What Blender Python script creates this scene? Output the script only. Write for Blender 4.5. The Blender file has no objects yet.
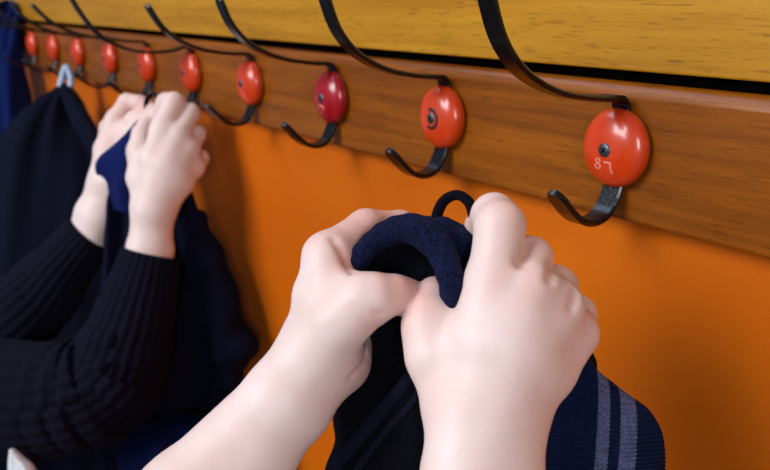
import bpy, bmesh, math, random
import numpy as np
from mathutils import Vector, Matrix
random.seed(4)
rng = np.random.default_rng(4)
SC = bpy.context.scene
COL = SC.collection

# ------------------------------------------------------------------ camera
F = 760.0
A_YAW = math.radians(37.2436); PITCH = math.radians(17.251)
fh = np.array([-math.cos(A_YAW), math.sin(A_YAW), 0.0])
FWD = fh*math.cos(PITCH)+np.array([0, 0, -math.sin(PITCH)])
RIGHT = np.array([math.sin(A_YAW), math.cos(A_YAW), 0.0])
UP = np.cross(RIGHT, FWD)
CAM = np.array([0.2178, -0.3094, 0.0676])
cd = bpy.data.cameras.new('camera'); cam = bpy.data.objects.new('camera', cd); COL.objects.link(cam)
M4 = Matrix.Identity(4)
for i in range(3):
    M4[i][0] = RIGHT[i]; M4[i][1] = UP[i]; M4[i][2] = -FWD[i]; M4[i][3] = CAM[i]
cam.matrix_world = M4
cd.sensor_width = 36; cd.lens = 36*F/770; cd.clip_start = 0.01; cd.clip_end = 50
cd.dof.use_dof = True; cd.dof.focus_distance = 0.315; cd.dof.aperture_fstop = 13.0
SC.camera = cam

def ray(px, py): return FWD+RIGHT*(px-385)/F-UP*(py-235)/F
def P(px, py, d): return CAM+ray(px, py)*(d*0.001)       # a point seen at (px,py), d millimetres deep
def onY(px, py, Y=0.0):
    r = ray(px, py); return CAM+r*((Y-CAM[1])/r[1])

# ------------------------------------------------------------------ world and light
w = bpy.data.worlds.new('world'); SC.world = w; w.use_nodes = True
bg = w.node_tree.nodes['Background']; bg.inputs[0].default_value = (0.55, 0.68, 1.0, 1); bg.inputs[1].default_value = 0.15
def area(name, loc, target, sx, sy, power, col):
    l = bpy.data.lights.new(name, 'AREA'); l.shape = 'RECTANGLE'; l.size = sx; l.size_y = sy; l.energy = power; l.color = col
    o = bpy.data.objects.new(name, l); COL.objects.link(o); o.location = loc
    o.rotation_euler = (Vector(target)-Vector(loc)).to_track_quat('-Z', 'Y').to_euler()
    return o
area('window_light', (-0.45, -2.6, 1.3), (0, 0, 0), 1.5, 1.3, 62, (0.90, 0.95, 1.0))
area('window_light_side', (2.3, -1.6, 0.55), (0, 0, 0), 0.6, 1.0, 20, (0.93, 0.96, 1.0))
area('overhead_fill', (-1.3, -0.9, 2.0), (-0.2, 0, 0), 1.6, 1.0, 15, (0.66, 0.78, 1.0))  # unseen fill added overhead for soft top light and a bluish rail sheen
SC.view_settings.view_transform = 'Standard'; SC.view_settings.look = 'None'
SC.view_settings.gamma = 1; SC.view_settings.use_curve_mapping = False
SC.view_settings.exposure = 0.40

# ------------------------------------------------------------------ materials
def srgb(r, g, b):
    f = lambda c: (c/255/12.92) if c/255 <= 0.04045 else ((c/255+0.055)/1.055)**2.4
    return (f(r), f(g), f(b), 1)
class N:
    def __init__(s, name):
        s.m = bpy.data.materials.new(name); s.m.use_nodes = True
        s.t = s.m.node_tree; s.b = s.t.nodes['Principled BSDF']
    def n(s, typ, **kw):
        x = s.t.nodes.new(typ)
        for k, v in kw.items():
            if k in x.inputs: x.inputs[k].default_value = v
            else: setattr(x, k, v)
        return x
    def l(s, a, b): s.t.links.new(a, b)
    def coord(s, scale=(1, 1, 1), kind='Object'):
        tc = s.n('ShaderNodeTexCoord'); mp = s.n('ShaderNodeMapping'); mp.inputs['Scale'].default_value = scale
        s.l(tc.outputs[kind], mp.inputs[0]); return mp.outputs[0]
    def noise(s, vec, scale, detail=4, rough=0.5):
        x = s.n('ShaderNodeTexNoise'); x.inputs['Scale'].default_value = scale; x.inputs['Detail'].default_value = detail
        x.inputs['Roughness'].default_value = rough; s.l(vec, x.inputs['Vector']); return x.outputs['Fac']
    def ramp(s, fac, stops):
        r = s.n('ShaderNodeValToRGB'); e = r.color_ramp.elements
        while len(e) < len(stops): e.new(0.5)
        for q, (p, c) in zip(e, stops): q.position = p; q.color = c
        s.l(fac, r.inputs[0]); return r.outputs[0]
    def mix(s, fac, a, b, mode='MIX'):
        x = s.n('ShaderNodeMixRGB', blend_type=mode)
        for i, v in enumerate((fac, a, b)):
            if hasattr(v, 'links'): s.l(v, x.inputs[i])
            else: x.inputs[i].default_value = v
        return x.outputs[0]
    def bump(s, h, strength, dist):
        b = s.n('ShaderNodeBump'); b.inputs['Strength'].default_value = strength; b.inputs['Distance'].default_value = dist
        s.l(h, b.inputs['Height']); s.l(b.outputs[0], s.b.inputs['Normal'])
    def set(s, **kw):
        for k, v in kw.items(): s.b.inputs[k.replace('_', ' ')].default_value = v
        return s

def wood(name, c1, c2, c3, rough):
    m = N(name)
    v = m.coord((5, 110, 110)); v2 = m.coord((70, 900, 900)); v3 = m.coord((1, 6, 6))
    big = m.noise(v, 1.2, 5, 0.6); fine = m.noise(v2, 1.0, 3, 0.6); blot = m.noise(v3, 6, 3, 0.5)
    base = m.ramp(big, [(0.3, c1), (0.52, c2), (0.75, c3)])
    por = m.ramp(fine, [(0.30, (0.30, 0.28, 0.26, 1)), (0.44, (1, 1, 1, 1))])
    c = m.mix(0.62, base, por, 'MULTIPLY')
    bl = m.ramp(blot, [(0.3, (0.72, 0.66, 0.6, 1)), (0.7, (1.0, 1.0, 1.0, 1))])
    c = m.mix(0.7, c, bl, 'MULTIPLY')
    m.l(c, m.b.inputs['Base Color']); m.set(Roughness=rough, Coat_Weight=0.25, Coat_Roughness=0.25, Specular_IOR_Level=0.25)
    m.bump(fine, 0.12, 0.0008)
    return m.m
M = {}
M['rail'] = wood('dark varnished wood', srgb(112, 56, 0), srgb(142, 74, 0), srgb(164, 90, 0), 0.42)
M['board'] = wood('golden varnished wood', srgb(176, 116, 14), srgb(192, 132, 20), srgb(200, 140, 28), 0.5)
def paint():
    m = N('orange wall paint'); v = m.coord((1, 1, 1))
    a = m.noise(v, 5, 3); b = m.noise(v, 900, 3, 0.6)
    c = m.ramp(a, [(0.3, srgb(198, 90, 0)), (0.7, srgb(206, 99, 0))])
    m.l(c, m.b.inputs['Base Color']); m.set(Roughness=0.55, Specular_IOR_Level=0.2); m.bump(b, 0.35, 0.0006); return m.m
M['wall'] = paint()
def simple(name, col, rough, **kw):
    m = N(name); v = m.coord(); a = m.noise(v, 60, 3)
    c2 = tuple(x*0.8 for x in col[:3])+(1,)
    m.l(m.ramp(a, [(0.35, c2), (0.65, col)]), m.b.inputs['Base Color']); m.set(Roughness=rough, **kw)
    return m
M['gap'] = simple('painted recess shade', srgb(6, 4, 4), 1.0, Specular_IOR_Level=0.0).m  # matt near black, stands in for shade in the gap; reused on screw slots
M['floor'] = simple('grey brown floor', srgb(96, 84, 74), 0.6).m
k = simple('black enamel', srgb(5, 5, 7), 0.3, Coat_Weight=0.3, Coat_Roughness=0.15, Specular_IOR_Level=0.35); k.bump(k.noise(k.coord(), 700, 3), 0.35, 0.0006); M['iron'] = k.m
def glaze(name, c1, c2):
    m = N(name); v = m.coord(); a = m.noise(v, 90, 4, 0.6); f = m.noise(v, 600, 2, 0.5)
    c = m.ramp(a, [(0.3, c1), (0.62, c2)])
    c = m.mix(m.ramp(f, [(0.70, (0, 0, 0, 1)), (0.76, (0.5, 0.5, 0.5, 1))]), c, srgb(120, 40, 20))
    m.l(c, m.b.inputs['Base Color']); m.set(Roughness=0.3, Coat_Weight=0.6, Coat_Roughness=0.14); return m.m
M['red'] = glaze('orange red glaze', srgb(205, 54, 10), srgb(218, 66, 14))
M['crimson'] = glaze('crimson glaze', srgb(140, 6, 18), srgb(176, 14, 30))
M['screw'] = simple('tarnished screw', srgb(92, 90, 96), 0.4, Metallic=0.7).m
M['mark'] = simple('pale pink painted mark', srgb(238, 130, 112), 0.5).m
M['chip'] = simple('chipped dark glaze', srgb(70, 26, 24), 0.5).m
M['pale'] = simple('pale worn spot', srgb(200, 190, 180), 0.5).m
def skin():
    m = N('fair skin'); v = m.coord()
    a = m.noise(v, 38, 3, 0.5); b = m.noise(v, 700, 3, 0.6); g = m.noise(v, 160, 3, 0.5)
    c = m.ramp(a, [(0.3, srgb(223, 193, 181)), (0.7, srgb(232, 208, 200))])
    at = m.n('ShaderNodeAttribute', attribute_name='flush')
    c = m.mix(at.outputs['Fac'], c, srgb(222, 160, 146))
    m.l(c, m.b.inputs['Base Color'])
    m.set(Roughness=0.48, Subsurface_Weight=0.2, Subsurface_Scale=0.003, Specular_IOR_Level=0.4)
    m.b.inputs['Subsurface Radius'].default_value = (1.0, 0.42, 0.28)
    h = m.mix(0.3, b, g); m.bump(h, 0.22, 0.0007); return m.m
M['skin'] = skin()
def cloth(name, c1, c2, scale=900, bumpd=0.0012, sheen=0.25, st=0.6):
    m = N(name); v = m.coord(); a = m.noise(v, scale, 3, 0.65); b = m.noise(v, 45, 3, 0.5)
    c = m.ramp(a, [(0.35, c1), (0.68, c2)])
    m.l(c, m.b.inputs['Base Color']); m.set(Roughness=0.95, Sheen_Weight=sheen*0.4, Sheen_Roughness=0.5, Specular_IOR_Level=0.12)
    m.b.inputs['Sheen Tint'].default_value = (0.25, 0.3, 0.6, 1)
    m.bump(a, st, bumpd); return m.m
M['navy_fleece'] = cloth('navy knitted fleece', srgb(4, 6, 18), srgb(21, 29, 66), 800, 0.0016, 0.12, 0.8)
M['navy_body'] = cloth('near black navy knit', srgb(4, 4, 9), srgb(10, 11, 22), 900, 0.001, 0.02, 0.7)
M['navy_rib'] = cloth('navy ribbed knit', srgb(10, 18, 44), srgb(20, 33, 68), 900, 0.0008, 0.08, 0.25)
M['grey_rib'] = cloth('grey blue ribbed knit', srgb(66, 68, 96), srgb(112, 116, 152), 900, 0.0008, 0.1, 0.25)
M['coat_black'] = cloth('blue black coat cloth', srgb(5, 7, 20), srgb(9, 13, 34), 500, 0.001, 0.03, 0.3)
M['coat_navy'] = cloth('navy coat cloth', srgb(7, 9, 24), srgb(13, 17, 42), 500, 0.001, 0.04, 0.3)
M['blue_lining'] = cloth('bright navy lining', srgb(9, 17, 60), srgb(17, 29, 86), 400, 0.001, 0.1, 0.3)
M['blue_cloth'] = cloth('strong blue cloth', srgb(6, 18, 60), srgb(12, 32, 92), 400, 0.001, 0.1, 0.3)
M['blue_dark'] = cloth('deep blue cloth', srgb(4, 12, 46), srgb(8, 20, 66), 400, 0.001, 0.1, 0.3)
M['jumper'] = cloth('black ribbed jumper knit', srgb(8, 7, 18), srgb(15, 13, 32), 700, 0.001, 0.05, 0.3)
M['white_cloth'] = cloth('off white cotton', srgb(190, 190, 192), srgb(225, 225, 225), 400, 0.0006, 0.1, 0.2)
M['tag'] = simple('pale blue glossy tape', srgb(170, 190, 215), 0.3).m

# ------------------------------------------------------------------ helpers
def link(name, me, mat, parent=None, smooth=True):
    o = bpy.data.objects.new(name, me); COL.objects.link(o)
    for mm in (mat if isinstance(mat, (list, tuple)) else [mat]): me.materials.append(mm)
    if smooth:
        for p in me.polygons: p.use_smooth = True
    if parent: o.parent = parent
    return o
def mesh_np(name, V, Fc):
    me = bpy.data.meshes.new(name); me.from_pydata([tuple(map(float, v)) for v in V], [], [tuple(int(i) for i in f) for f in Fc]); me.update(); return me
def tag(o, label=None, cat=None, group=None, kind=None):
    if label: o['label'] = label
    if cat: o['category'] = cat
    if group: o['group'] = group
    if kind: o['kind'] = kind
    return o
def empty(name, loc):
    o = bpy.data.objects.new(name, None); COL.objects.link(o); o.location = [float(q) for q in loc]; o.empty_display_size = 0.02; return o
def child(o, root):
    """parent while keeping world placement of geometry given in world coordinates"""
    o.parent = root; o.matrix_parent_inverse = Matrix.Translation(-Vector(root.location)); return o
def catmull(pts, per=6, closed=False):
    pts = [np.array(p, float) for p in pts]; n = len(pts); out = []
    rngs = range(n if closed else n-1)
    for i in rngs:
        g = lambda j: pts[j % n] if closed else pts[min(max(j, 0), n-1)]
        p0, p1, p2, p3 = g(i-1), g(i), g(i+1), g(i+2)
        for k in range(per):
            t = k/per
            out.append(0.5*((2*p1)+(-p0+p2)*t+(2*p0-5*p1+4*p2-p3)*t*t+(-p0+3*p1-3*p2+p3)*t**3))
    if not closed: out.append(pts[-1])
    return np.array(out)

# ---- signed distance shapes and a surface-net mesher
def cone(a, b, r1, r2):
    a = np.asarray(a, float); b = np.asarray(b, float); ab = b-a; L = max(ab@ab, 1e-12)
    def f(p):
        q = p-a; t = np.clip((q@ab)/L, 0, 1)
        return np.linalg.norm(q-t[:, None]*ab, axis=1)-(r1+(r2-r1)*t)
    return f
def ball(c, r, axes=None):
    c = np.asarray(c, float); r = np.asarray(r, float)*np.ones(3)
    R = np.eye(3) if axes is None else np.asarray(axes, float)
    def f(p):
        q = (p-c)@R.T; k0 = np.linalg.norm(q/r, axis=1); k1 = np.linalg.norm(q/(r*r), axis=1)+1e-9
        return k0*(k0-1)/k1
    return f
def smin(a, b, k):
    h = np.clip(0.5+0.5*(b-a)/k, 0, 1); return b+(a-b)*h-k*h*(1-h)
def U(k, *fs):
    def f(p):
        d = fs[0](p)
        for g in fs[1:]: d = smin(d, g(p), k)
        return d
    return f
def SUB(k, f1, f2):
    return lambda p: -smin(-f1(p), f2(p), k)
def chain(pts, rs, k):
    return U(k, *[cone(pts[i], pts[i+1], rs[i], rs[i+1]) for i in range(len(pts)-1)])
def mesh_sdf(name, fn, bmin, bmax, h, newton=2):
    bmin = np.array(bmin, float); bmax = np.array(bmax, float)
    S = 4
    nb = np.ceil((bmax-bmin)/(h*S)).astype(int)+1; n = nb*S
    ci = np.stack(np.meshgrid(*[np.arange(k) for k in nb], indexing='ij'), -1).reshape(-1, 3)
    cc = bmin+(ci*S+(S-1)/2)*h
    dv = np.concatenate([fn(c) for c in np.array_split(cc, max(1, len(cc)//200000))])
    D = np.repeat(np.repeat(np.repeat(dv.reshape(nb), S, 0), S, 1), S, 2).astype(np.float32)
    mask = np.abs(D) < h*S*1.9
    idx = np.argwhere(mask)
    vals = np.concatenate([fn(bmin+c*h) for c in np.array_split(idx, max(1, len(idx)//200000))])
    D[mask] = vals
    sg = D < 0
    c = [sg[i:n[0]-1+i, j:n[1]-1+j, k:n[2]-1+k] for i in (0, 1) for j in (0, 1) for k in (0, 1)]
    s = sum(x.astype(np.int8) for x in c)
    cells = np.argwhere((s > 0) & (s < 8))
    vid = -np.ones(n-1, np.int32); vid[tuple(cells.T)] = np.arange(len(cells))
    acc = np.zeros((len(cells), 3)); cnt = np.zeros(len(cells))
    cor = [(i, j, k) for i in (0, 1) for j in (0, 1) for k in (0, 1)]
    for a in range(8):
        for b in range(a+1, 8):
            df = [x != y for x, y in zip(cor[a], cor[b])]
            if sum(df) != 1: continue
            pa = cells+cor[a]; pb = cells+cor[b]
            da = D[tuple(pa.T)].astype(float); db = D[tuple(pb.T)].astype(float)
            m = (da < 0) != (db < 0); t = np.zeros_like(da); t[m] = da[m]/(da[m]-db[m])
            acc[m] += (pa[m]+(pb[m]-pa[m])*t[m][:, None]); cnt[m] += 1
    V = bmin+(acc/cnt[:, None])*h
    faces = []
    for ax in range(3):
        o = [0, 0, 0]; o[ax] = 1
        A = sg[:n[0]-o[0], :n[1]-o[1], :n[2]-o[2]]; B = sg[o[0]:, o[1]:, o[2]:]
        e = np.argwhere(A != B)
        u, v = [(1, 2), (2, 0), (0, 1)][ax]
        e = e[(e[:, u] > 0) & (e[:, v] > 0) & (e[:, u] < n[u]-1) & (e[:, v] < n[v]-1)]
        du = np.eye(3, dtype=int)[u]; dw = np.eye(3, dtype=int)[v]
        q = np.stack([vid[tuple((e-du-dw).T)], vid[tuple((e-dw).T)], vid[tuple(e.T)], vid[tuple((e-du).T)]], 1)
        flip = ~A[tuple(e.T)]
        q[flip] = q[flip][:, ::-1]
        faces.append(q[(q >= 0).all(1)])
    Fc = np.concatenate(faces)
    for _ in range(newton):
        d = fn(V); g = np.stack([fn(V+np.eye(3)[i]*2e-4)-fn(V-np.eye(3)[i]*2e-4) for i in range(3)], 1)/4e-4
        g /= np.maximum((g*g).sum(1), 0.3)[:, None]
        V = V-np.clip(g*d[:, None], -h, h)
    return V, Fc
def normals(fn, V):
    g = np.stack([fn(V+np.eye(3)[i]*3e-4)-fn(V-np.eye(3)[i]*3e-4) for i in range(3)], 1)
    return g/(np.linalg.norm(g, axis=1)[:, None]+1e-12)
def bounds(pts, pad):
    a = np.array(pts); return a.min(0)-pad, a.max(0)+pad

# ------------------------------------------------------------------ the setting
def box(name, x0, x1, y0, y1, z0, z1, mat, bev=0.0, seg=3):
    bm = bmesh.new(); bmesh.ops.create_cube(bm, size=1)
    bmesh.ops.scale(bm, vec=(x1-x0, y1-y0, z1-z0), verts=bm.verts)
    bmesh.ops.translate(bm, vec=((x0+x1)/2, (y0+y1)/2, (z0+z1)/2), verts=bm.verts)
    me = bpy.data.meshes.new(name); bm.to_mesh(me); bm.free()
    return link(name, me, mat, smooth=False)
X0, X1 = -3.2, 1.3
wall = box('wall_back', X0, X1, 0.016, 0.12, -1.25, 1.2, M['wall']); tag(wall, 'bright orange painted wall behind the coat hooks', kind='structure')
def rail_mesh():
    # cross-section (y,z) swept along x; rounded top shoulder and eased lower edge
    sec = [(0.0155, -0.036), (0.0012, -0.036), (0.0003, -0.0355), (0.0, -0.0345), (0.0, 0.0234), (0.0003, 0.0246), (0.0009, 0.0259), (0.0018, 0.0273), (0.0029, 0.0285), (0.0042, 0.0294), (0.0058, 0.0299), (0.0155, 0.0303)]
    V = []; Fc = []
    xs = np.linspace(X0, X1, 60)
    for x in xs: V += [(x, y, z) for y, z in sec]
    k = len(sec)
    for i in range(len(xs)-1):
        for j in range(k):
            a = i*k+j; b = i*k+(j+1) % k; Fc.append((a, b, b+k, a+k))
    Fc.append(tuple(range(k-1, -1, -1))); Fc.append(tuple((len(xs)-1)*k+j for j in range(k)))
    return mesh_np('coat_rail', V, Fc)
rail = link('coat_rail', rail_mesh(), M['rail'], smooth=False)
for p in rail.data.polygons:
    if 0.0234 < p.center.z < 0.0303 and len(p.vertices) == 4: p.use_smooth = True
gp = box('gap_shade_1', X0, X1, 0.0064, 0.0158, 0.0302, 0.0360, M['gap']); tag(gp, 'near-black strip standing in for the shade in the gap between the hook rail and the golden board', kind='structure')  # black strip set between the boards, its colour plays the gap's shadow
fl_ = box('floor', X0, X1, -3.2, 0.016, -1.30, -1.25, M['floor']); tag(fl_, 'floor below the coat rail', kind='structure')
tag(rail, 'long brown varnished wooden rail holding the row of coat hooks', 'coat rail')
ub = box('upper_board', X0, X1, 0.002, 0.0158, 0.0353, 0.30, M['board'])
b = ub.modifiers.new('bevel', 'BEVEL'); b.width = 0.0012; b.segments = 3
tag(ub, 'golden yellow varnished wooden board fixed to the wall above the hook rail', 'board')

# ------------------------------------------------------------------ coat hooks
PIX = [616, 442, 331, 250, 191, 147, 110, 78, 53.4, 32.6, 16, 2]
def hook_x(px):
    # solve for X where the knob centre line (y=-.006, z=0) is seen at px
    lo, hi = -3.0, 0.5
    for _ in range(60):
        m = (lo+hi)/2; v = np.array([m, -0.0042, 0])-CAM
        if 385+F*(v@RIGHT)/(v@FWD) > px: hi = m
        else: lo = m
    return m
def strap(path, width, thick, name, taper=None, roundtip=True):
    """flat bar swept along a (y,z) path in the x=0 plane"""
    pts = catmull([(0, y, z) for y, z in path], 7)
    n = len(pts); V = []; Fc = []
    for i, p in enumerate(pts):
        t = pts[min(i+1, n-1)]-pts[max(i-1, 0)]; t /= np.linalg.norm(t); nn = np.cross(t, [1, 0, 0])
        s = np.linalg.norm(pts[-1]-p); hw = width/2; ht = thick/2
        if roundtip and s < hw: hw = hw*math.sqrt(max(0.04, 1-((hw-s)/hw)**2))
        c = 0.30*min(hw, ht*2)
        ring = [(hw, -ht+c), (hw, ht-c), (hw-c, ht), (-hw+c, ht), (-hw, ht-c), (-hw, -ht+c), (-hw+c, -ht), (hw-c, -ht)]
        V += [p+np.array([1, 0, 0])*a+nn*b for a, b in ring]
    for i in range(n-1):
        for j in range(8):
            a = i*8+j; b = i*8+(j+1) % 8; Fc.append((a, b, b+8, a+8))
    Fc.append(tuple(range(7, -1, -1))); Fc.append(tuple((n-1)*8+j for j in range(8)))
    me = mesh_np(name, V, Fc); return me
RX, RZ = 0.0176, 0.0190
def dome_y(x, z):
    r = min(1.0, math.hypot(x/RX, z/RZ)); return -(0.0032+0.0086*math.sqrt(max(0, 1-r**2.2)))
def knob_mesh():
    V = []; Fc = []; na = 56
    prof = [(0.0, None), (0.10, None), (0.2, None), (0.32, None), (0.44, None), (0.56, None), (0.67, None), (0.77, None), (0.85, None), (0.91, None), (0.955, None), (0.985, None), (1.0, -0.0032), (1.0, -0.0018), (0.985, -0.0012), (0.95, 0.0)]
    V.append((0, dome_y(0, 0), 0))
    for r, y in prof[1:]:
        for j in range(na):
            a = 2*math.pi*j/na; x = RX*r*math.cos(a); z = RZ*r*math.sin(a)
            V.append((x, dome_y(x, z) if y is None else y, z))
    for j in range(na): Fc.append((0, 1+j, 1+(j+1) % na))
    for i in range(len(prof)-2):
        for j in range(na):
            a = 1+i*na+j; b = 1+i*na+(j+1) % na; Fc.append((a, a+na, b+na, b))
    Fc.append(tuple(1+(len(prof)-2)*na+j for j in range(na)))
    return mesh_np('knob', V, Fc)
def screw_mesh():
    bm = bmesh.new()
    R = 0.0036; y0 = dome_y(0, 0)
    prof = [(0, -0.0007), (0.0014, -0.00068), (0.0026, -0.0004), (R, 0.0002), (R, 0.0010)]
    na = 24; rings = []
    for r, y in prof:
        rings.append([bm.verts.new((r*math.cos(2*math.pi*j/na), y0+y, r*math.sin(2*math.pi*j/na))) for j in range(na)] if r else [bm.verts.new((0, y0+y, 0))])
    for j in range(na): bm.faces.new((rings[0][0], rings[1][j], rings[1][(j+1) % na]))
    for i in range(1, len(rings)-1):
        for j in range(na): bm.faces.new((rings[i][j], rings[i+1][j], rings[i+1][(j+1) % na], rings[i][(j+1) % na]))
    me = bpy.data.meshes.new('screw'); bm.to_mesh(me); bm.free(); return me
def slot_mesh():
    bm = bmesh.new()
    for ang in (0.6, 0.6+math.pi/2):
        r = bmesh.ops.create_cube(bm, size=1)
        bmesh.ops.scale(bm, vec=(0.0034, 0.0003, 0.0006), verts=r['verts'])
        bmesh.ops.rotate(bm, matrix=Matrix.Rotation(ang, 3, 'Y'), verts=r['verts'])
        bmesh.ops.translate(bm, vec=(0, dome_y(0, 0)-0.0007, 0), verts=r['verts'])
    me = bpy.data.meshes.new('slot'); bm.to_mesh(me); bm.free(); return me
def mark_ribbon(path, wd, name):
    """a thin raised ribbon following (x,z) points on the dome"""
    pts = catmull([(x, 0, z) for x, z in path], 6); V = []; Fc = []
    for i, p in enumerate(pts):
        t = pts[min(i+1, len(pts)-1)]-pts[max(i-1, 0)]; t /= np.linalg.norm(t)+1e-9; s = np.array([-t[2], 0, t[0]])
        for q, lift in ((-1, 0), (-.8, .00012), (.8, .00012), (1, 0)):
            c = p+s*wd*q/2; V.append((c[0], dome_y(c[0], c[2])-0.00004-lift, c[2]))
    for i in range(len(pts)-1):
        for j in range(3):
            a = i*4+j; Fc.append((a, a+1, a+5, a+4))
    return mesh_np(name, V, Fc)
knob_me = knob_mesh(); screw_me = screw_mesh(); slot_me = slot_mesh()
UPPER = [(-0.0012, -0.012), (-0.0014, 0.008), (-0.0030, 0.0195), (-0.0052, 0.0228), (-0.0100, 0.0240), (-0.020, 0.0243), (-0.035, 0.0260), (-0.049, 0.0285), (-0.062, 0.0325), (-0.0746, 0.0384), (-0.0838, 0.0455), (-0.0912, 0.0545), (-0.0972, 0.0672)]
LOWER = [(-0.0012, 0.010), (-0.0014, -0.010), (-0.0035, -0.0185), (-0.0060, -0.0250), (-0.0110, -0.0315), (-0.0190, -0.0340), (-0.0285, -0.0325), (-0.0370, -0.0270), (-0.0440, -0.0205), (-0.0490, -0.0155)]
#  (arm end y, z) tips that differ between hooks: (reach factor, lift of the tip, flatness, low prong reach)
VAR = [(0.955, 0.016, 0, 0.97), (0.87, 0.016, 0.0006, 0.91), (0.885, 0.002, 0.0006, 0.90), (0.895, -0.003, 0.0, 0.92), (1.13, 0.006, -0.0075, 0.95),
       (1.2, -0.004, 0.001, 1.0), (1.12, 0.0, 0.0, 1.0), (1.05, 0.0, 0, 0.95), (0.95, 0.0, 0, 1.0), (0.95, 0.0, 0, 1.0), (0.95, 0.002, 0, 1.0), (0.95, 0.0, 0, 1)]
LAB = ['glossy orange-red knob with cross screw and faint number, nearest and largest coat hook at right',
       'black coat hook with orange-red knob whose screw sits in a dark chipped ring',
       'black coat hook with the darker crimson knob, between two orange-red ones',
       'black coat hook with narrow orange-red knob just left of the crimson one',
       'black coat hook whose orange knob shows directly right of the far child\'s knuckles',
       'black coat hook with red knob just above the gap between the far child\'s two hands',
       'black coat hook with a pale grey spot on the left of its red knob',
       'small blurred red-knobbed hook just above and right of the pale hanging tape',
       'small blurred red-knobbed hook, third from the left end of visible clear knobs',
       'tiny blurred red-knobbed hook right beside the strong blue cloth at far left',
       'tiny blurred red-knobbed hook directly beside the strong blue cloth at far left',
       'last coat hook, its knob covered by the strong blue cloth at the left edge']
LAB[8] = 'tiny blurred red-knobbed hook just left of the one above the pale tape'
for n, px in enumerate(PIX[:11]):
    X = hook_x(px)
    root = empty('coat_hook', (X, 0, 0)); tag(root, LAB[n], 'coat hook', 'coat hooks along the wooden rail')
    reach, lift, flat, lr = VAR[n]
    up = []
    for i, (y, z) in enumerate(UPPER):
        f = max(0, (i-4)/(len(UPPER)-5)); yy = y if i < 5 else -0.012+(y+0.012)*reach
        up.append((yy, z+flat*math.sin(math.pi*min(1, f*1.15))))
    y, z = up[-1]; up[-1] = (y, z+min(0, lift))
    if lift > 0.001: up.append((y-lift*0.33, z+lift))
    lo = [(y if i < 4 else -0.006+(y+0.006)*lr, z+(0.0015*(1-lr)*0)) for i, (y, z) in enumerate(LOWER)]
    link('upper_prong', strap(up, 0.0098, 0.0028, 'upper_prong'), M['iron'], root, smooth=False)
    link('lower_prong', strap(lo, 0.0112, 0.0030, 'lower_prong'), M['iron'], root, smooth=False)
    kn = link('knob', knob_me.copy(), M['crimson' if n == 2 else 'red'], root)
    if n == 2: kn['label'] = 'dark crimson knob'
    kn.location = (0, -0.0014, -0.0004)
    if n < 7:
        sc = link('screw', screw_me.copy(), M['screw'], kn); link_s = link('screw_slot', slot_me.copy(), M['gap'], kn, smooth=False)
    if n == 0:
        # a worn "87" painted below the screw
        for i in range(1):
            e = [(-0.0050, -0.0056), (-0.0034, -0.0046), (-0.0020, -0.0056), (-0.0034, -0.0070), (-0.0054, -0.0082), (-0.0036, -0.0096), (-0.0018, -0.0083), (-0.0034, -0.0070), (-0.0050, -0.0056)]
            s = [(0.0000, -0.0058), (0.0018, -0.0058), (0.0036, -0.0060), (0.0036, -0.0076), (0.0040, -0.0094), (0.0044, -0.0110)]
            a = link('painted_number', mark_ribbon(e, 0.0009, 'eight'), M['mark'], kn)
            b2 = link('painted_number', mark_ribbon(s, 0.0011, 'seven'), M['mark'], kn)
    if n == 1:
        e = [(0.0052*math.cos(t), 0.0056*math.sin(t)-0.0003) for t in np.linspace(-2.2, 2.0, 12)]
        link('chipped_ring', mark_ribbon(e, 0.0022, 'ring'), M['chip'], kn)
    if n == 2:
        link('painted_mark', mark_ribbon([(-0.002, -0.0055), (0.002, -0.0058), (0.003, -0.008)], 0.0012, 'mk'), M['mark'], kn)
    if n == 6:
        link('worn_spot', mark_ribbon([(-0.0095, 0.003), (-0.010, -0.001), (-0.0095, -0.005)], 0.005, 'mk'), M['pale'], kn)

# ------------------------------------------------------------------ hands
def hand_fn(J):
    """J: dict of world joints + radii -> distance function. Fingers stay apart, palm blends."""
    parts = []
    fingers = None
    def f(p):
        palm = J['palm'](p)
        fg = None
        for c in J['fingers']:
            d = c(p); fg = d if fg is None else smin(fg, d, 0.0005)
        d = smin(palm, fg, J.get('k', 0.006))
        d = smin(d, J['thumb'](p), J.get('kt', 0.006))
        return d
    return f
def Q(*a): return [P(*t[:3]) for t in a], [t[3]*0.001 for t in a]
def ch(k, *a):
    p, r = Q(*a); return chain(p, r, k)

# near right hand: back of the hand to the camera, fingers curl away over the garment
nr_palm = U(0.0065,
    ch(.004, (466, 408, 264, 11.0), (478, 340, 265, 10.5), (494, 283, 269, 10.6)),
    ch(.004, (482, 410, 261, 12.5), (506, 345, 262, 11.5), (530, 291, 266, 10.4)),
    ch(.004, (500, 412, 262, 12.0), (530, 355, 264, 11.0), (557, 308, 270, 9.6)),
    ch(.004, (515, 415, 266, 10.5), (548, 370, 270, 9.5), (574, 334, 277, 8.6)),
    ch(.004, (450, 400, 268, 10), (436, 355, 272, 10.5), (427, 328, 274, 8.6)),
    ch(.004, (480, 345, 272, 9), (450, 335, 275, 7), (440, 322, 276, 6)),
    ch(.004, (500, 320, 273, 9), (528, 326, 273, 9.5), (548, 340, 276, 9), (558, 356, 282, 8)),
    ch(.004, (490, 340, 268, 10), (530, 370, 268, 10)))
nr_fore = U(0.010,
    ch(.006, (470, 425, 262, 12.8), (466, 470, 257, 14), (450, 700, 232, 21), (440, 960, 205, 26)),
    ch(.006, (504, 430, 265, 12.3), (502, 470, 262, 13.2), (512, 700, 238, 20), (530, 960, 210, 26)))
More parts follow.
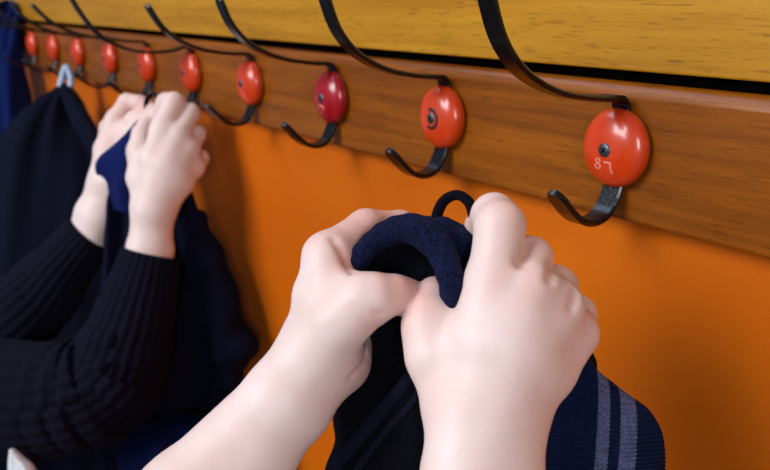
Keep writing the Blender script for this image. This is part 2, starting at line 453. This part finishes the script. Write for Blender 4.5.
nr = hand_fn(dict(k=.003, kt=.005, palm=U(0.010, nr_palm, nr_fore),
    fingers=[
        ch(.0022, (495, 278, 268, 9.6), (500, 226, 271, 8.9), (494, 216, 280, 8.2), (484, 228, 291, 7.2), (480, 240, 294, 6.4)),
        ch(.0022, (529, 288, 267, 9.4), (530, 259, 277, 8.1), (523, 258, 292, 7.5), (510, 277, 302, 6.6)),
        ch(.0022, (556, 307, 271, 8.8), (556, 287, 284, 7.9), (547, 288, 298, 7.1), (530, 304, 306, 6.2)),
        ch(.0022, (575, 333, 278, 7.9), (577, 314, 290, 7.0), (568, 315, 302, 6.4), (554, 329, 309, 5.6))],
    thumb=ch(.003, (429, 330, 274, 8.4), (428, 312, 276, 7.7), (432, 299, 280, 6.8), (435, 293, 283, 6.2))))
# near left hand: thumb side to the camera
nl_palm = U(0.007,
    ch(.004, (317, 345, 289, 11.5), (323, 298, 288, 10.3), (328, 257, 290, 9.0)),
    ch(.004, (322, 347, 296, 12.0), (330, 300, 300, 10.5), (337, 264, 304, 8.8)),
    ch(.004, (322, 350, 303, 11.0), (336, 310, 312, 10), (350, 280, 318, 8.5)),
    ch(.004, (330, 352, 305, 10.0), (343, 345, 310, 10.0), (350, 330, 322, 8.5)),
    ch(.004, (330, 366, 298, 9.0), (343, 362, 300, 9.5), (346, 345, 303, 9.0)),
    ch(.004, (324, 342, 284, 10.5), (340, 320, 279, 11), (361, 304, 276, 9.6)),
    ch(.004, (322, 295, 286, 8), (332, 286, 284, 7), (345, 290, 281, 7)))
nl_fore = U(0.010,
    ch(.006, (314, 350, 288, 12.0), (284, 389, 284, 12.3), (181, 492, 276, 14.2), (-50, 710, 254, 21), (-170, 820, 244, 25)),
    ch(.006, (330, 366, 292, 11.0), (296, 409, 287, 12), (262, 450, 282, 13), (10, 740, 258, 22), (-120, 870, 248, 25)))
nl = hand_fn(dict(k=.005, kt=.005, palm=U(0.010, nl_palm, nl_fore),
    fingers=[
        ch(.0025, (328, 257, 291, 9.0), (366, 229, 306, 7.8), (400, 228, 315, 7.0), (425, 240, 318, 6.2)),
        ch(.0025, (337, 262, 306, 8.8), (375, 256, 326, 7.8), (405, 266, 332, 7), (425, 284, 330, 6.4)),
        ch(.0025, (352, 280, 318, 8.3), (385, 288, 334, 7.3), (405, 303, 335, 6.6)),
        ch(.0025, (352, 322, 322, 7.6), (378, 322, 328, 6.6), (395, 330, 325, 6))],
    thumb=U(.004, ch(.003, (359, 303, 276, 9.6), (378, 297, 274, 8.0), (395, 294, 276, 6.6), (407, 297, 279, 6.2), (411, 299, 280, 6.0)),
            ch(.003, (365, 293, 272, 6.0), (372, 292, 272, 5.5)))))
def skin_groove(fn, pts, r, k=.003, sink=0.0):
    # a soft crease pressed into the skin along a line of surface points
    g = np.array([P(x, y, 235) for x, y in pts]); u = g-CAM; u /= np.linalg.norm(u, axis=1)[:, None]
    for _ in range(80): g = g+u*np.clip(fn(g), -.003, .003)[:, None]*.8
    g = g+u*sink
    q = U(.001, *[cone(g[i], g[i+1], r, r) for i in range(len(g)-1)])
    return SUB(k, fn, q)
for line, r_, k_ in (([(526, 242), (524, 252), (521, 263)], .0008, .0045), ([(554, 263), (552, 271), (550, 279)], .0007, .004), ([(576, 295), (574, 301), (572, 307)], .0006, .0035)):
    nr = skin_groove(nr, line, r_, k_)
for line, r_, k_ in (([(334, 240), (341, 250), (347, 262), (353, 272)], .0006, .0035), ([(374, 311), (380, 314), (384, 313)], .0004, .0015), ([(352, 376), (362, 366), (367, 354)], .0006, .003)):
    nl = skin_groove(nl, line, r_, k_)
def both(p): return np.minimum(nr(p), nl(p))
bmin, bmax = bounds([P(-230, 900, 240), P(440, 980, 205), P(530, 980, 205), P(600, 330, 300), P(320, 200, 300), P(480, 200, 300), P(400, 330, 335), P(-160, 860, 235)], 0.03)
V, Fc = mesh_sdf('person', both, bmin, bmax, 0.0012)
# palm creases, knuckle flush
me = mesh_np('person', V, Fc)
def flush(me, V, spots):
    at = me.attributes.new('flush', 'FLOAT', 'POINT'); f = np.zeros(len(V))
    for c, r, s in spots:
        f = np.maximum(f, s*np.exp(-((V-np.asarray(c))**2).sum(1)/(r*r)))
    at.data.foreach_set('value', f.astype(np.float32))
spots = [(P(497, 280, 258), .007, .35), (P(532, 288, 257), .007, .4), (P(560, 306, 261), .006, .35), (P(577, 328, 268), .006, .3), (P(500, 212, 268), .008, .4),
         (P(478, 225, 285), .008, .6), (P(536, 245, 272), .006, .35), (P(563, 275, 280), .006, .35), (P(412, 291, 274), .012, .8), (P(432, 292, 283), .011, .7),
         (P(314, 238, 285), .007, .4), (P(378, 215, 300), .018, .7), (P(346, 262, 285), .008, .7), (P(374, 318, 270), .007, .5), (P(352, 370, 292), .012, .6), (P(345, 400, 285), .010, .3)]
flush(me, V, spots)
person = link('person', me, M['skin'])
tag(person, 'bare-armed child nearest the camera, both pale hands holding up a navy jumper collar', 'person')

# ------------------------------------------------------------------ the near jumper
jr = empty('jumper', P(420, 300, 300)); tag(jr, 'dark navy knitted jumper with rolled collar, held open by the nearest hands', 'jumper')
body_f = U(0.012,
    ch(.01, (402, 258, 312, 8), (390, 330, 316, 13), (371, 405, 318, 13), (362, 480, 318, 13), (355, 640, 318, 16)),
    ch(.01, (425, 266, 308, 10), (425, 345, 318, 16), (425, 450, 320, 17), (430, 640, 320, 20)),
    ch(.01, (448, 262, 297, 9), (492, 300, 305, 10), (520, 400, 315, 16), (540, 640, 318, 18)),
    ch(.01, (458, 246, 293, 5.5), (484, 262, 298, 7), (540, 315, 305, 9), (571, 368, 308, 8), (574, 470, 305, 9)),
    ch(.008, (440, 350, 306, 6), (425, 400, 300, 8), (415, 520, 298, 12), (415, 640, 300, 12)),
    ch(.008, (480, 380, 300, 8), (470, 520, 296, 12), (470, 640, 298, 12)))
body_f2 = U(.004, body_f, ball(P(404, 283, 301), (0.0215, 0.0245, 0.0065), np.array([RIGHT, UP, FWD])))
cav = ball(P(405, 278, 281), (0.022, 0.022, 0.0145), np.array([RIGHT, UP, FWD]))
def body_fn(p):
    d = -smin(-body_f2(p), cav(p), 0.003)
    return d+0.0007*np.sin(p[:, 0]*210+1.2*np.sin(p[:, 2]*90))*np.sin(p[:, 2]*150+p[:, 1]*110)
bmin, bmax = bounds([P(310, 640, 340), P(600, 640, 290), P(360, 230, 320), P(600, 250, 290)], 0.03)
V, Fc = mesh_sdf('body', body_fn, bmin, bmax, 0.0015)
child(link('body', mesh_np('body', V, Fc), M['navy_body']), jr)
M['seam'] = cloth('dark navy seam knit', srgb(11, 13, 27), srgb(26, 29, 50), 900, 0.001, 0.05, 0.8)
for off, w_ in ((0, 2.6), (17, 1.4)):
    q = [(426+off*.3, 352+off, 299), (408+off*.4, 379+off, 297), (382+off*.45, 412+off, 297), (355+off*.5, 445+off, 299), (330+off*.5, 478+off, 301)]
    c = catmull([P(*a) for a in q], 5)
    V = []; g = c.copy()
    # lay the seam on the cloth: march each point to the surface along the view depth
    for _ in range(30):
        d = body_fn(g); g = g+FWD*np.clip(d, -0.002, 0.002)[:, None]*0.8
    f_ = U(.0015, *[cone(g[i], g[i+1], w_*.001, w_*.001) for i in range(len(g)-1)])
    b0, b1 = bounds(g, 0.008); V, Fc = mesh_sdf('seam', f_, b0, b1, 0.001); child(link('neck_seam', mesh_np('neck_seam', V, Fc), M['seam']), jr)
# rolled collar lip
lip_p = [(362, 312, 292, 3.4), (356, 288, 290, 3.4), (357, 267, 288, 3.5), (367, 248, 287, 3.9), (384, 235, 286, 4.4), (404, 228, 284, 4.9), (424, 233, 281, 5.6), (440, 250, 278, 5.2), (449, 274, 272, 4.5), (454, 294, 270, 4.3), (458, 308, 275, 3.9), (461, 322, 283, 3.6)]
lp = catmull([list(P(*q[:3]))+[q[3]*.001] for q in lip_p], 3)
lip = U(0.0015, *[cone(lp[i][:3], lp[i+1][:3], lp[i][3], lp[i+1][3]) for i in range(len(lp)-1)])
back = U(0.006, ch(.004, (410, 228, 292, 4.0), (440, 234, 290, 6.0), (462, 248, 290, 7.0), (472, 285, 292, 7)),
         ch(.004, (385, 238, 296, 4), (410, 230, 298, 5), (450, 240, 297, 6)))
def lip_fn(p):
    d = smin(lip(p), back(p), 0.0022)
    return d+0.00035*np.sin(p[:, 0]*620)*np.sin(p[:, 2]*700+p[:, 1]*400)
bmin, bmax = bounds(lp[:, :3], 0.03)
V, Fc = mesh_sdf('collar', lip_fn, bmin, bmax, 0.0010)
child(link('collar', mesh_np('collar', V, Fc), M['navy_fleece']), jr)
# hanging loop
def ribbon_tube(name, pts, w, t, mat, side=None, parent=None):
    c = catmull(pts, 6); n = len(c); V = []; Fc = []; k = 12
    side = np.array(side, float)
    for i, p in enumerate(c):
        tn = c[min(i+1, n-1)]-c[max(i-1, 0)]; tn /= np.linalg.norm(tn)
        s = side-tn*(side@tn); s /= np.linalg.norm(s); nn = np.cross(tn, s)
        for j in range(k):
            a = 2*math.pi*j/k; V.append(p+s*w/2*math.cos(a)+nn*t/2*math.sin(a))
    for i in range(n-1):
        for j in range(k): Fc.append((i*k+j, i*k+(j+1) % k, (i+1)*k+(j+1) % k, (i+1)*k+j))
    Fc.append(tuple(range(k-1, -1, -1))); Fc.append(tuple((n-1)*k+j for j in range(k)))
    return link(name, mesh_np(name, V, Fc), mat)
lo = ribbon_tube('hanging_loop', [P(436, 225, 291), P(438, 212, 291), P(445, 200, 291), (P(457, 195, 290)), P(468, 201, 289), P(473, 213, 288), P(474, 228, 288), P(474, 244, 290)], 0.0056, 0.0040, M['navy_body'], side=FWD*0.9+RIGHT*0.5)
child(lo, jr)
# ribbed waistband with two grey stripes
def band():
    top = [(530, 300), (560, 322), (585, 347), (600, 369), (613, 380), (627, 391), (641, 401), (650, 409), (657, 420), (661.5, 431), (663.5, 445)]
    c = catmull([(x, y, 0) for x, y in top], 8); xs = c[:, 0]; ys = c[:, 1]
    V = []; Fc = []; mats = []; nv = 1100
    nx = len(xs)
    for i in range(nx):
        e = max(0.0, (xs[i]-615)/50); th = 0.0085*math.sqrt(max(0.03, 1-e**2)) if e > 0 else 0.0085
        yb = 530-(max(0, e)**2)*60
        for j in range(nv):
            a = 2*math.pi*j/nv
            yc = (ys[i]+yb)/2; hy = (yb-ys[i])/2
            s = math.copysign(abs(math.cos(a))**0.75, math.cos(a))
            yy = yc-hy*s
            rib = 0.0008*math.cos(yy/4.0*2*math.pi)*(1 if True else 0)
            dx = 3.0+7.0*min(1.5, max(0.0, (yy-ys[i])/95.0))   # stripes bow slightly
            d = 288+e*2+9*((yy-470)/170.0)**2*0
            q = P(xs[i]-dx*max(0, min(1, (xs[i]-560)/30, (664-xs[i])/28)), yy, d)
            V.append(q-FWD*(th+rib)*math.sin(a)*(1 if math.sin(a) > 0 else 1))
    for i in range(nx-1):
        xm = (xs[i]+xs[i+1])/2
        m = 1 if (597.5 < xm < 609.5 or 620 < xm < 635.5) else 0
        for j in range(nv):
            Fc.append((i*nv+j, i*nv+(j+1) % nv, (i+1)*nv+(j+1) % nv, (i+1)*nv+j)); mats.append(m)
    Fc.append(tuple(range(nv-1, -1, -1))); Fc.append(tuple((nx-1)*nv+j for j in range(nv))); mats += [0, 0]
    me = mesh_np('ribbed_band', V, Fc)
    o = link('ribbed_band', me, [M['navy_rib'], M['grey_rib']])
    me.polygons.foreach_set('material_index', mats)
    o['label'] = 'navy ribbed waistband with two grey stripes'
    return o
child(band(), jr)

# ------------------------------------------------------------------ the far child
fr_palm = U(0.008,
    ch(.004, (150, 208, 690, 12), (152, 160, 690, 11), (163, 128, 694, 10)),
    ch(.004, (152, 210, 688, 13), (166, 165, 688, 12), (178, 134, 694, 10)),
    ch(.004, (160, 208, 690, 12), (178, 172, 692, 11), (188, 148, 698, 10)),
    ch(.004, (164, 206, 694, 11), (182, 184, 698, 10), (194, 166, 704, 9)),
    ch(.004, (146, 205, 694, 11), (139, 178, 698, 11), (139, 150, 704, 9)))
fr_fore = U(.01, ch(.006, (147, 208, 690, 12.5), (144, 250, 690, 15), (137, 300, 690, 18)), ch(.006, (160, 210, 694, 12), (156, 250, 694, 15), (150, 300, 694, 19)))
fr = hand_fn(dict(k=.005, kt=.006, palm=U(.01, fr_palm, fr_fore),
    fingers=[ch(.003, (162, 130, 694, 11), (174, 104, 698, 10.6), (167, 103, 712, 9.6), (158, 116, 724, 7.5)),
             ch(.003, (179, 136, 696, 10), (190, 113, 704, 8.8), (184, 112, 718, 8), (172, 125, 726, 7)),
             ch(.003, (189, 150, 700, 9.5), (197, 134, 712, 8.2), (190, 134, 724, 7.5), (178, 144, 730, 7)),
             ch(.003, (195, 168, 706, 8.6), (201, 158, 718, 7.4), (193, 158, 728, 7))],
    thumb=ch(.003, (138, 152, 704, 10), (142, 134, 714, 9), (149, 118, 724, 7.5), (153, 110, 728, 7))))
fl_palm = U(0.008,
    ch(.004, (104, 180, 742, 12), (108, 150, 745, 12), (116, 120, 750, 10)),
    ch(.004, (110, 182, 742, 12), (118, 155, 745, 12), (122, 135, 748, 10)),
    ch(.004, (102, 182, 748, 11), (108, 150, 755, 12), (110, 128, 762, 10)),
    ch(.004, (112, 180, 738, 11), (124, 158, 738, 10), (133, 140, 738, 9)))
fl_fore = U(.01, ch(.006, (104, 182, 745, 13), (92, 212, 748, 15), (84, 235, 752, 16)), ch(.006, (112, 186, 742, 12), (100, 218, 744, 15), (92, 240, 746, 16)))
fl = hand_fn(dict(k=.005, kt=.005, palm=U(.01, fl_palm, fl_fore),
    fingers=[ch(.003, (115, 122, 752, 9.5), (127, 102, 748, 8.2), (140, 103, 744, 7.4), (150, 107, 740, 6.5)),
             ch(.003, (122, 135, 744, 9), (134, 119, 738, 8), (146, 113, 734, 7.2), (153, 111, 732, 6.5)),
             ch(.003, (111, 128, 764, 9), (128, 112, 764, 8), (145, 118, 760, 7))],
    thumb=ch(.003, (132, 142, 736, 9), (138, 130, 730, 8), (148, 118, 728, 7), (153, 114, 728, 6.5))))
def far_fn(p): return np.minimum(fr(p), fl(p))
bmin, bmax = bounds([P(50, 290, 760), P(160, 310, 680), P(215, 150, 720), P(130, 80, 750), P(100, 90, 770)], 0.03)
V, Fc = mesh_sdf('far', far_fn, bmin, bmax, 0.0022)
me = mesh_np('person', V, Fc)
flush(me, V, [(P(174, 102, 692), .012, .4), (P(150, 105, 735), .02, .8), (P(125, 110, 745), .02, .5), (P(112, 140, 740), .02, .3)])
fp = link('person', me, M['skin']); tag(fp, 'further child in a dark ribbed jumper reaching in from the left, gripping a navy coat', 'person')
# jumper sleeves with ribs running along the arms
sl = [  # (px,py,d,r)
    [(151, 254, 692, 25.5), (142, 290, 692, 31), (126, 345, 690, 40), (105, 385, 690, 47), (40, 400, 695, 52), (-60, 395, 710, 60), (-190, 385, 735, 75)],
    [(89, 234, 746, 23), (62, 268, 750, 30), (25, 310, 760, 40), (-40, 345, 775, 50), (-190, 385, 775, 75)]]
polys = []
for s_ in sl:
    c = catmull([list(P(*q[:3]))+[q[3]*.001] for q in s_], 4); polys.append(c)
def poly_eval(c, p):
    best = np.full(len(p), 1e9); ang = np.zeros(len(p)); al = np.zeros(len(p)); L = 0
    ref = FWD
    for i in range(len(c)-1):
        a = c[i][:3]; b = c[i+1][:3]; ab = b-a; l2 = ab@ab; q = p-a; t = np.clip(q@ab/l2, 0, 1)
        w_ = q-t[:, None]*ab; d = np.linalg.norm(w_, axis=1)-(c[i][3]+(c[i+1][3]-c[i][3])*t)
        u = ab/math.sqrt(l2); e1 = ref-u*(ref@u); e1 /= np.linalg.norm(e1); e2 = np.cross(u, e1)
        m = d < best; best[m] = d[m]; ang[m] = np.arctan2(w_[m]@e2, w_[m]@e1); al[m] = L+t[m]*math.sqrt(l2); L += math.sqrt(l2)
    return best, ang, al
open1 = cone(P(156, 220, 690), P(146, 262, 691), 0.0175, 0.0215)
open2 = cone(P(108, 198, 744), P(88, 240, 746), 0.0155, 0.0195)
def sleeve_fn(p):
    d1, a1, l1 = poly_eval(polys[0], p); d2, a2, l2 = poly_eval(polys[1], p)
    # creases at the bent elbow
    w1 = np.exp(-((l1-0.125)/0.045)**2); d1 = d1+0.0035*w1*np.sin(l1*330+a1*1.5)+0.0011*np.cos(a1*26)
    d2 = d2+0.0010*np.cos(a2*24)+0.002*np.sin(l2*120+a2*2)*np.clip(l2*8, 0, 1)
    # flat-cut cuffs
    c0 = polys[0]; u = c0[0][:3]-c0[1][:3]; u /= np.linalg.norm(u); d1 = np.maximum(d1, (p-c0[0][:3])@u-0.001)
    c0 = polys[1]; u = c0[0][:3]-c0[1][:3]; u /= np.linalg.norm(u); d2 = np.maximum(d2, (p-c0[0][:3])@u-0.001)
    return smin(d1, d2, 0.006)
allp = np.concatenate([c[:, :3] for c in polys])
bmin, bmax = bounds(allp, 0.085)
V, Fc = mesh_sdf('jumper', sleeve_fn, bmin, bmax, 0.0022, 1)
slv = link('ribbed_jumper', mesh_np('ribbed_jumper', V, Fc), M['jumper'], fp); slv['label'] = 'black-navy ribbed jumper sleeves'

# ------------------------------------------------------------------ coats: lofted folded cloth
def loft(name, rings, mat, folds=7, amp=0.006, seed=1, depth_dir=None, nseg=110, sub=10, parent=None, squash=0.35):
    """rings: (px_left, px_right, py, depth mm, thickness mm). A closed garment body with vertical folds."""
    r = np.random.default_rng(seed); ph = r.uniform(0, 6.28, 6)
    c = catmull([list(q)+[0]*(0) for q in rings], sub); V = []; Fc = []
    for i, (xl, xr, py, d, th) in enumerate(c):
        A = P(xl, py, d); B = P(xr, py, d); mid = (A+B)/2; hw = (B-A)/2; W = np.linalg.norm(hw)
        dirn = FWD
        t = i/len(c)
        for j in range(nseg):
            a = 2*math.pi*j/nseg; s = math.cos(a)
            fo = amp*min(1, W/0.03)*(math.sin(s*folds+ph[0]+2.2*t)+0.6*math.sin(s*folds*2.1+ph[1]-3*t)+0.3*math.sin(s*folds*3.7+ph[2]+9*t)+0.8*math.sin(7*t+2*s+ph[3]))
            v = mid+hw*s-dirn*(math.sin(a)*th*0.001+fo)
            V.append(v)
    n = len(c)
    for i in range(n-1):
        for j in range(nseg): Fc.append((i*nseg+j, i*nseg+(j+1) % nseg, (i+1)*nseg+(j+1) % nseg, (i+1)*nseg+j))
    Fc.append(tuple(range(nseg-1, -1, -1))); Fc.append(tuple((n-1)*nseg+j for j in range(nseg)))
    return link(name, mesh_np(name, V, Fc), mat)
# coat in the far child's hands
c1 = empty('coat', P(160, 120, 735)); tag(c1, 'navy coat with blue lining held up by the further child\'s hands', 'coat')
child(loft('body', [(146, 168, 112, 732, 5), (120, 180, 150, 738, 10), (110, 192, 185, 742, 14), (106, 206, 225, 745, 18), (104, 222, 265, 748, 20), (100, 241, 310, 750, 22), (98, 255, 345, 752, 24), (98, 250, 362, 755, 24), (96, 240, 380, 758, 24), (96, 236, 430, 762, 24), (95, 240, 520, 765, 26), (95, 245, 640, 765, 26)], M['coat_navy'], 6, 0.006, 3), c1)
def panel(name, grid, mat, th=0.002, wob=0.0):
    """a cloth panel from a small grid of points, smoothed and given thickness"""
    rows = [catmull(r, 6) for r in grid]; cols = [catmull([r[i] for r in rows], 6) for i in range(len(rows[0]))]
    nu = len(cols); nv = len(cols[0]); V = [cols[i][j] for i in range(nu) for j in range(nv)]
    if wob: V = [v-FWD*wob*math.sin(i*0.9)*math.sin(i*0.23+1) for i, v in enumerate(V)]
    Fc = [(i*nv+j, (i+1)*nv+j, (i+1)*nv+j+1, i*nv+j+1) for i in range(nu-1) for j in range(nv-1)]
    o = link(name, mesh_np(name, V, Fc), mat); s = o.modifiers.new('thick', 'SOLIDIFY'); s.thickness = th; return o
ln = panel('lining', [[P(152, 110, 722), P(144, 138, 722), P(138, 175, 722), P(133, 215, 728)],
                      [P(140, 120, 720), P(127, 146, 716), P(122, 180, 716), P(124, 212, 726)],
                      [P(130, 132, 726), P(108, 157, 722), P(112, 182, 724), P(118, 210, 732)],
                      [P(122, 142, 732), P(97, 163, 728), P(104, 188, 732), P(114, 214, 740)]], M['blue_lining'])
ln['label'] = 'bright navy lining'; child(ln, c1)
lp1 = ribbon_tube('hanging_loop', [P(146, 112, 728), P(147, 100, 728), P(153, 95, 728), P(160, 98, 728), P(164, 112, 728)], 0.006, 0.004, M['coat_black'], side=FWD+RIGHT*0.4); child(lp1, c1)
for k_, pts in enumerate([[(130, 250), (150, 300), (168, 360), (180, 420), (185, 480)], ]):
    pass
sk = loft('blue_skirt', [(170, 190, 412, 738, 10), (130, 225, 420, 732, 14), (115, 255, 440, 726, 16), (120, 262, 480, 722, 18), (110, 270, 560, 722, 18)], M['blue_dark'], 5, 0.004, 8)
child(sk, c1); sk['label'] = 'blue lower lining below the sleeve'
# puckered sleeve at the right edge of that coat
sf = U(.008, ch(.01, (196, 225, 735, 14), (214, 290, 735, 20), (232, 345, 735, 20), (228, 372, 740, 16)), ch(.006, (190, 300, 730, 12), (222, 330, 724, 14), (243, 348, 728, 12)))
def sf_fn(p): return sf(p)+0.003*np.sin(p[:, 2]*150+np.sin(p[:, 0]*60)*2)*np.sin(p[:, 0]*70+1)
bmin, bmax = bounds([P(180, 210, 735), P(255, 380, 735), P(180, 380, 735)], 0.05)
V, Fc = mesh_sdf('sleeve', sf_fn, bmin, bmax, 0.003, 1); child(link('sleeve', mesh_np('sleeve', V, Fc), M['coat_navy']), c1)
# dark coat hanging on a hook
c2 = empty('coat', P(66, 80, 1010)); tag(c2, 'blue-black coat hanging by pale tape from a hook, behind the further child\'s arms', 'coat', )
child(loft('body', [(60, 70, 84, 1010, 6), (50, 76, 92, 1010, 12), (28, 84, 106, 1005, 20), (8, 92, 128, 1000, 28), (-8, 104, 155, 996, 34), (-20, 116, 200, 990, 38), (-30, 128, 260, 985, 40), (-36, 140, 340, 980, 42), (-40, 150, 440, 975, 44), (-40, 155, 600, 975, 44)], M['coat_black'], 4, 0.006, 12), c2)
lap = panel('lapel', [[P(58, 88, 985), P(70, 120, 965), P(86, 150, 950), P(100, 175, 945)], [P(64, 86, 982), P(80, 112, 962), P(96, 140, 948), P(108, 168, 945)], [P(70, 86, 990), P(86, 108, 975), P(100, 134, 960), P(114, 166, 955)]], M['coat_black'], 0.004); child(lap, c2)
tp = ribbon_tube('hanging_tape', [P(59, 92, 1004), P(62, 78, 1003), P(66, 67, 1003), P(71, 78, 1003), P(70, 92, 1004)], 0.009, 0.008, M['tag'], side=FWD); child(tp, c2); tp['label'] = 'pale blue-white hanging tape'
# strong blue garment at the left edge
c3 = empty('coat', P(8, 30, 1260)); tag(c3, 'strong blue garment hanging at the far left edge of the picture', 'coat')
child(loft('body', [(4, 14, 1, 1250, 6), (-8, 20, 8, 1245, 16), (-30, 23, 30, 1240, 28), (-40, 25, 65, 1240, 34), (-45, 30, 95, 1240, 40), (-50, 34, 140, 1240, 40), (-50, 38, 220, 1240, 40)], M['blue_cloth'], 5, 0.008, 20), c3)
# pale cloth in the lower left corner
c4 = loft('shirt', [(10, 14, 449, 640, 3), (9, 24, 458, 640, 6), (8, 36, 470, 640, 8), (6, 46, 500, 640, 10), (0, 60, 560, 640, 12)], M['white_cloth'], 3, 0.002, 5)
tag(c4, 'scrap of off-white shirt showing below the sleeve in the lower left corner', 'shirt')
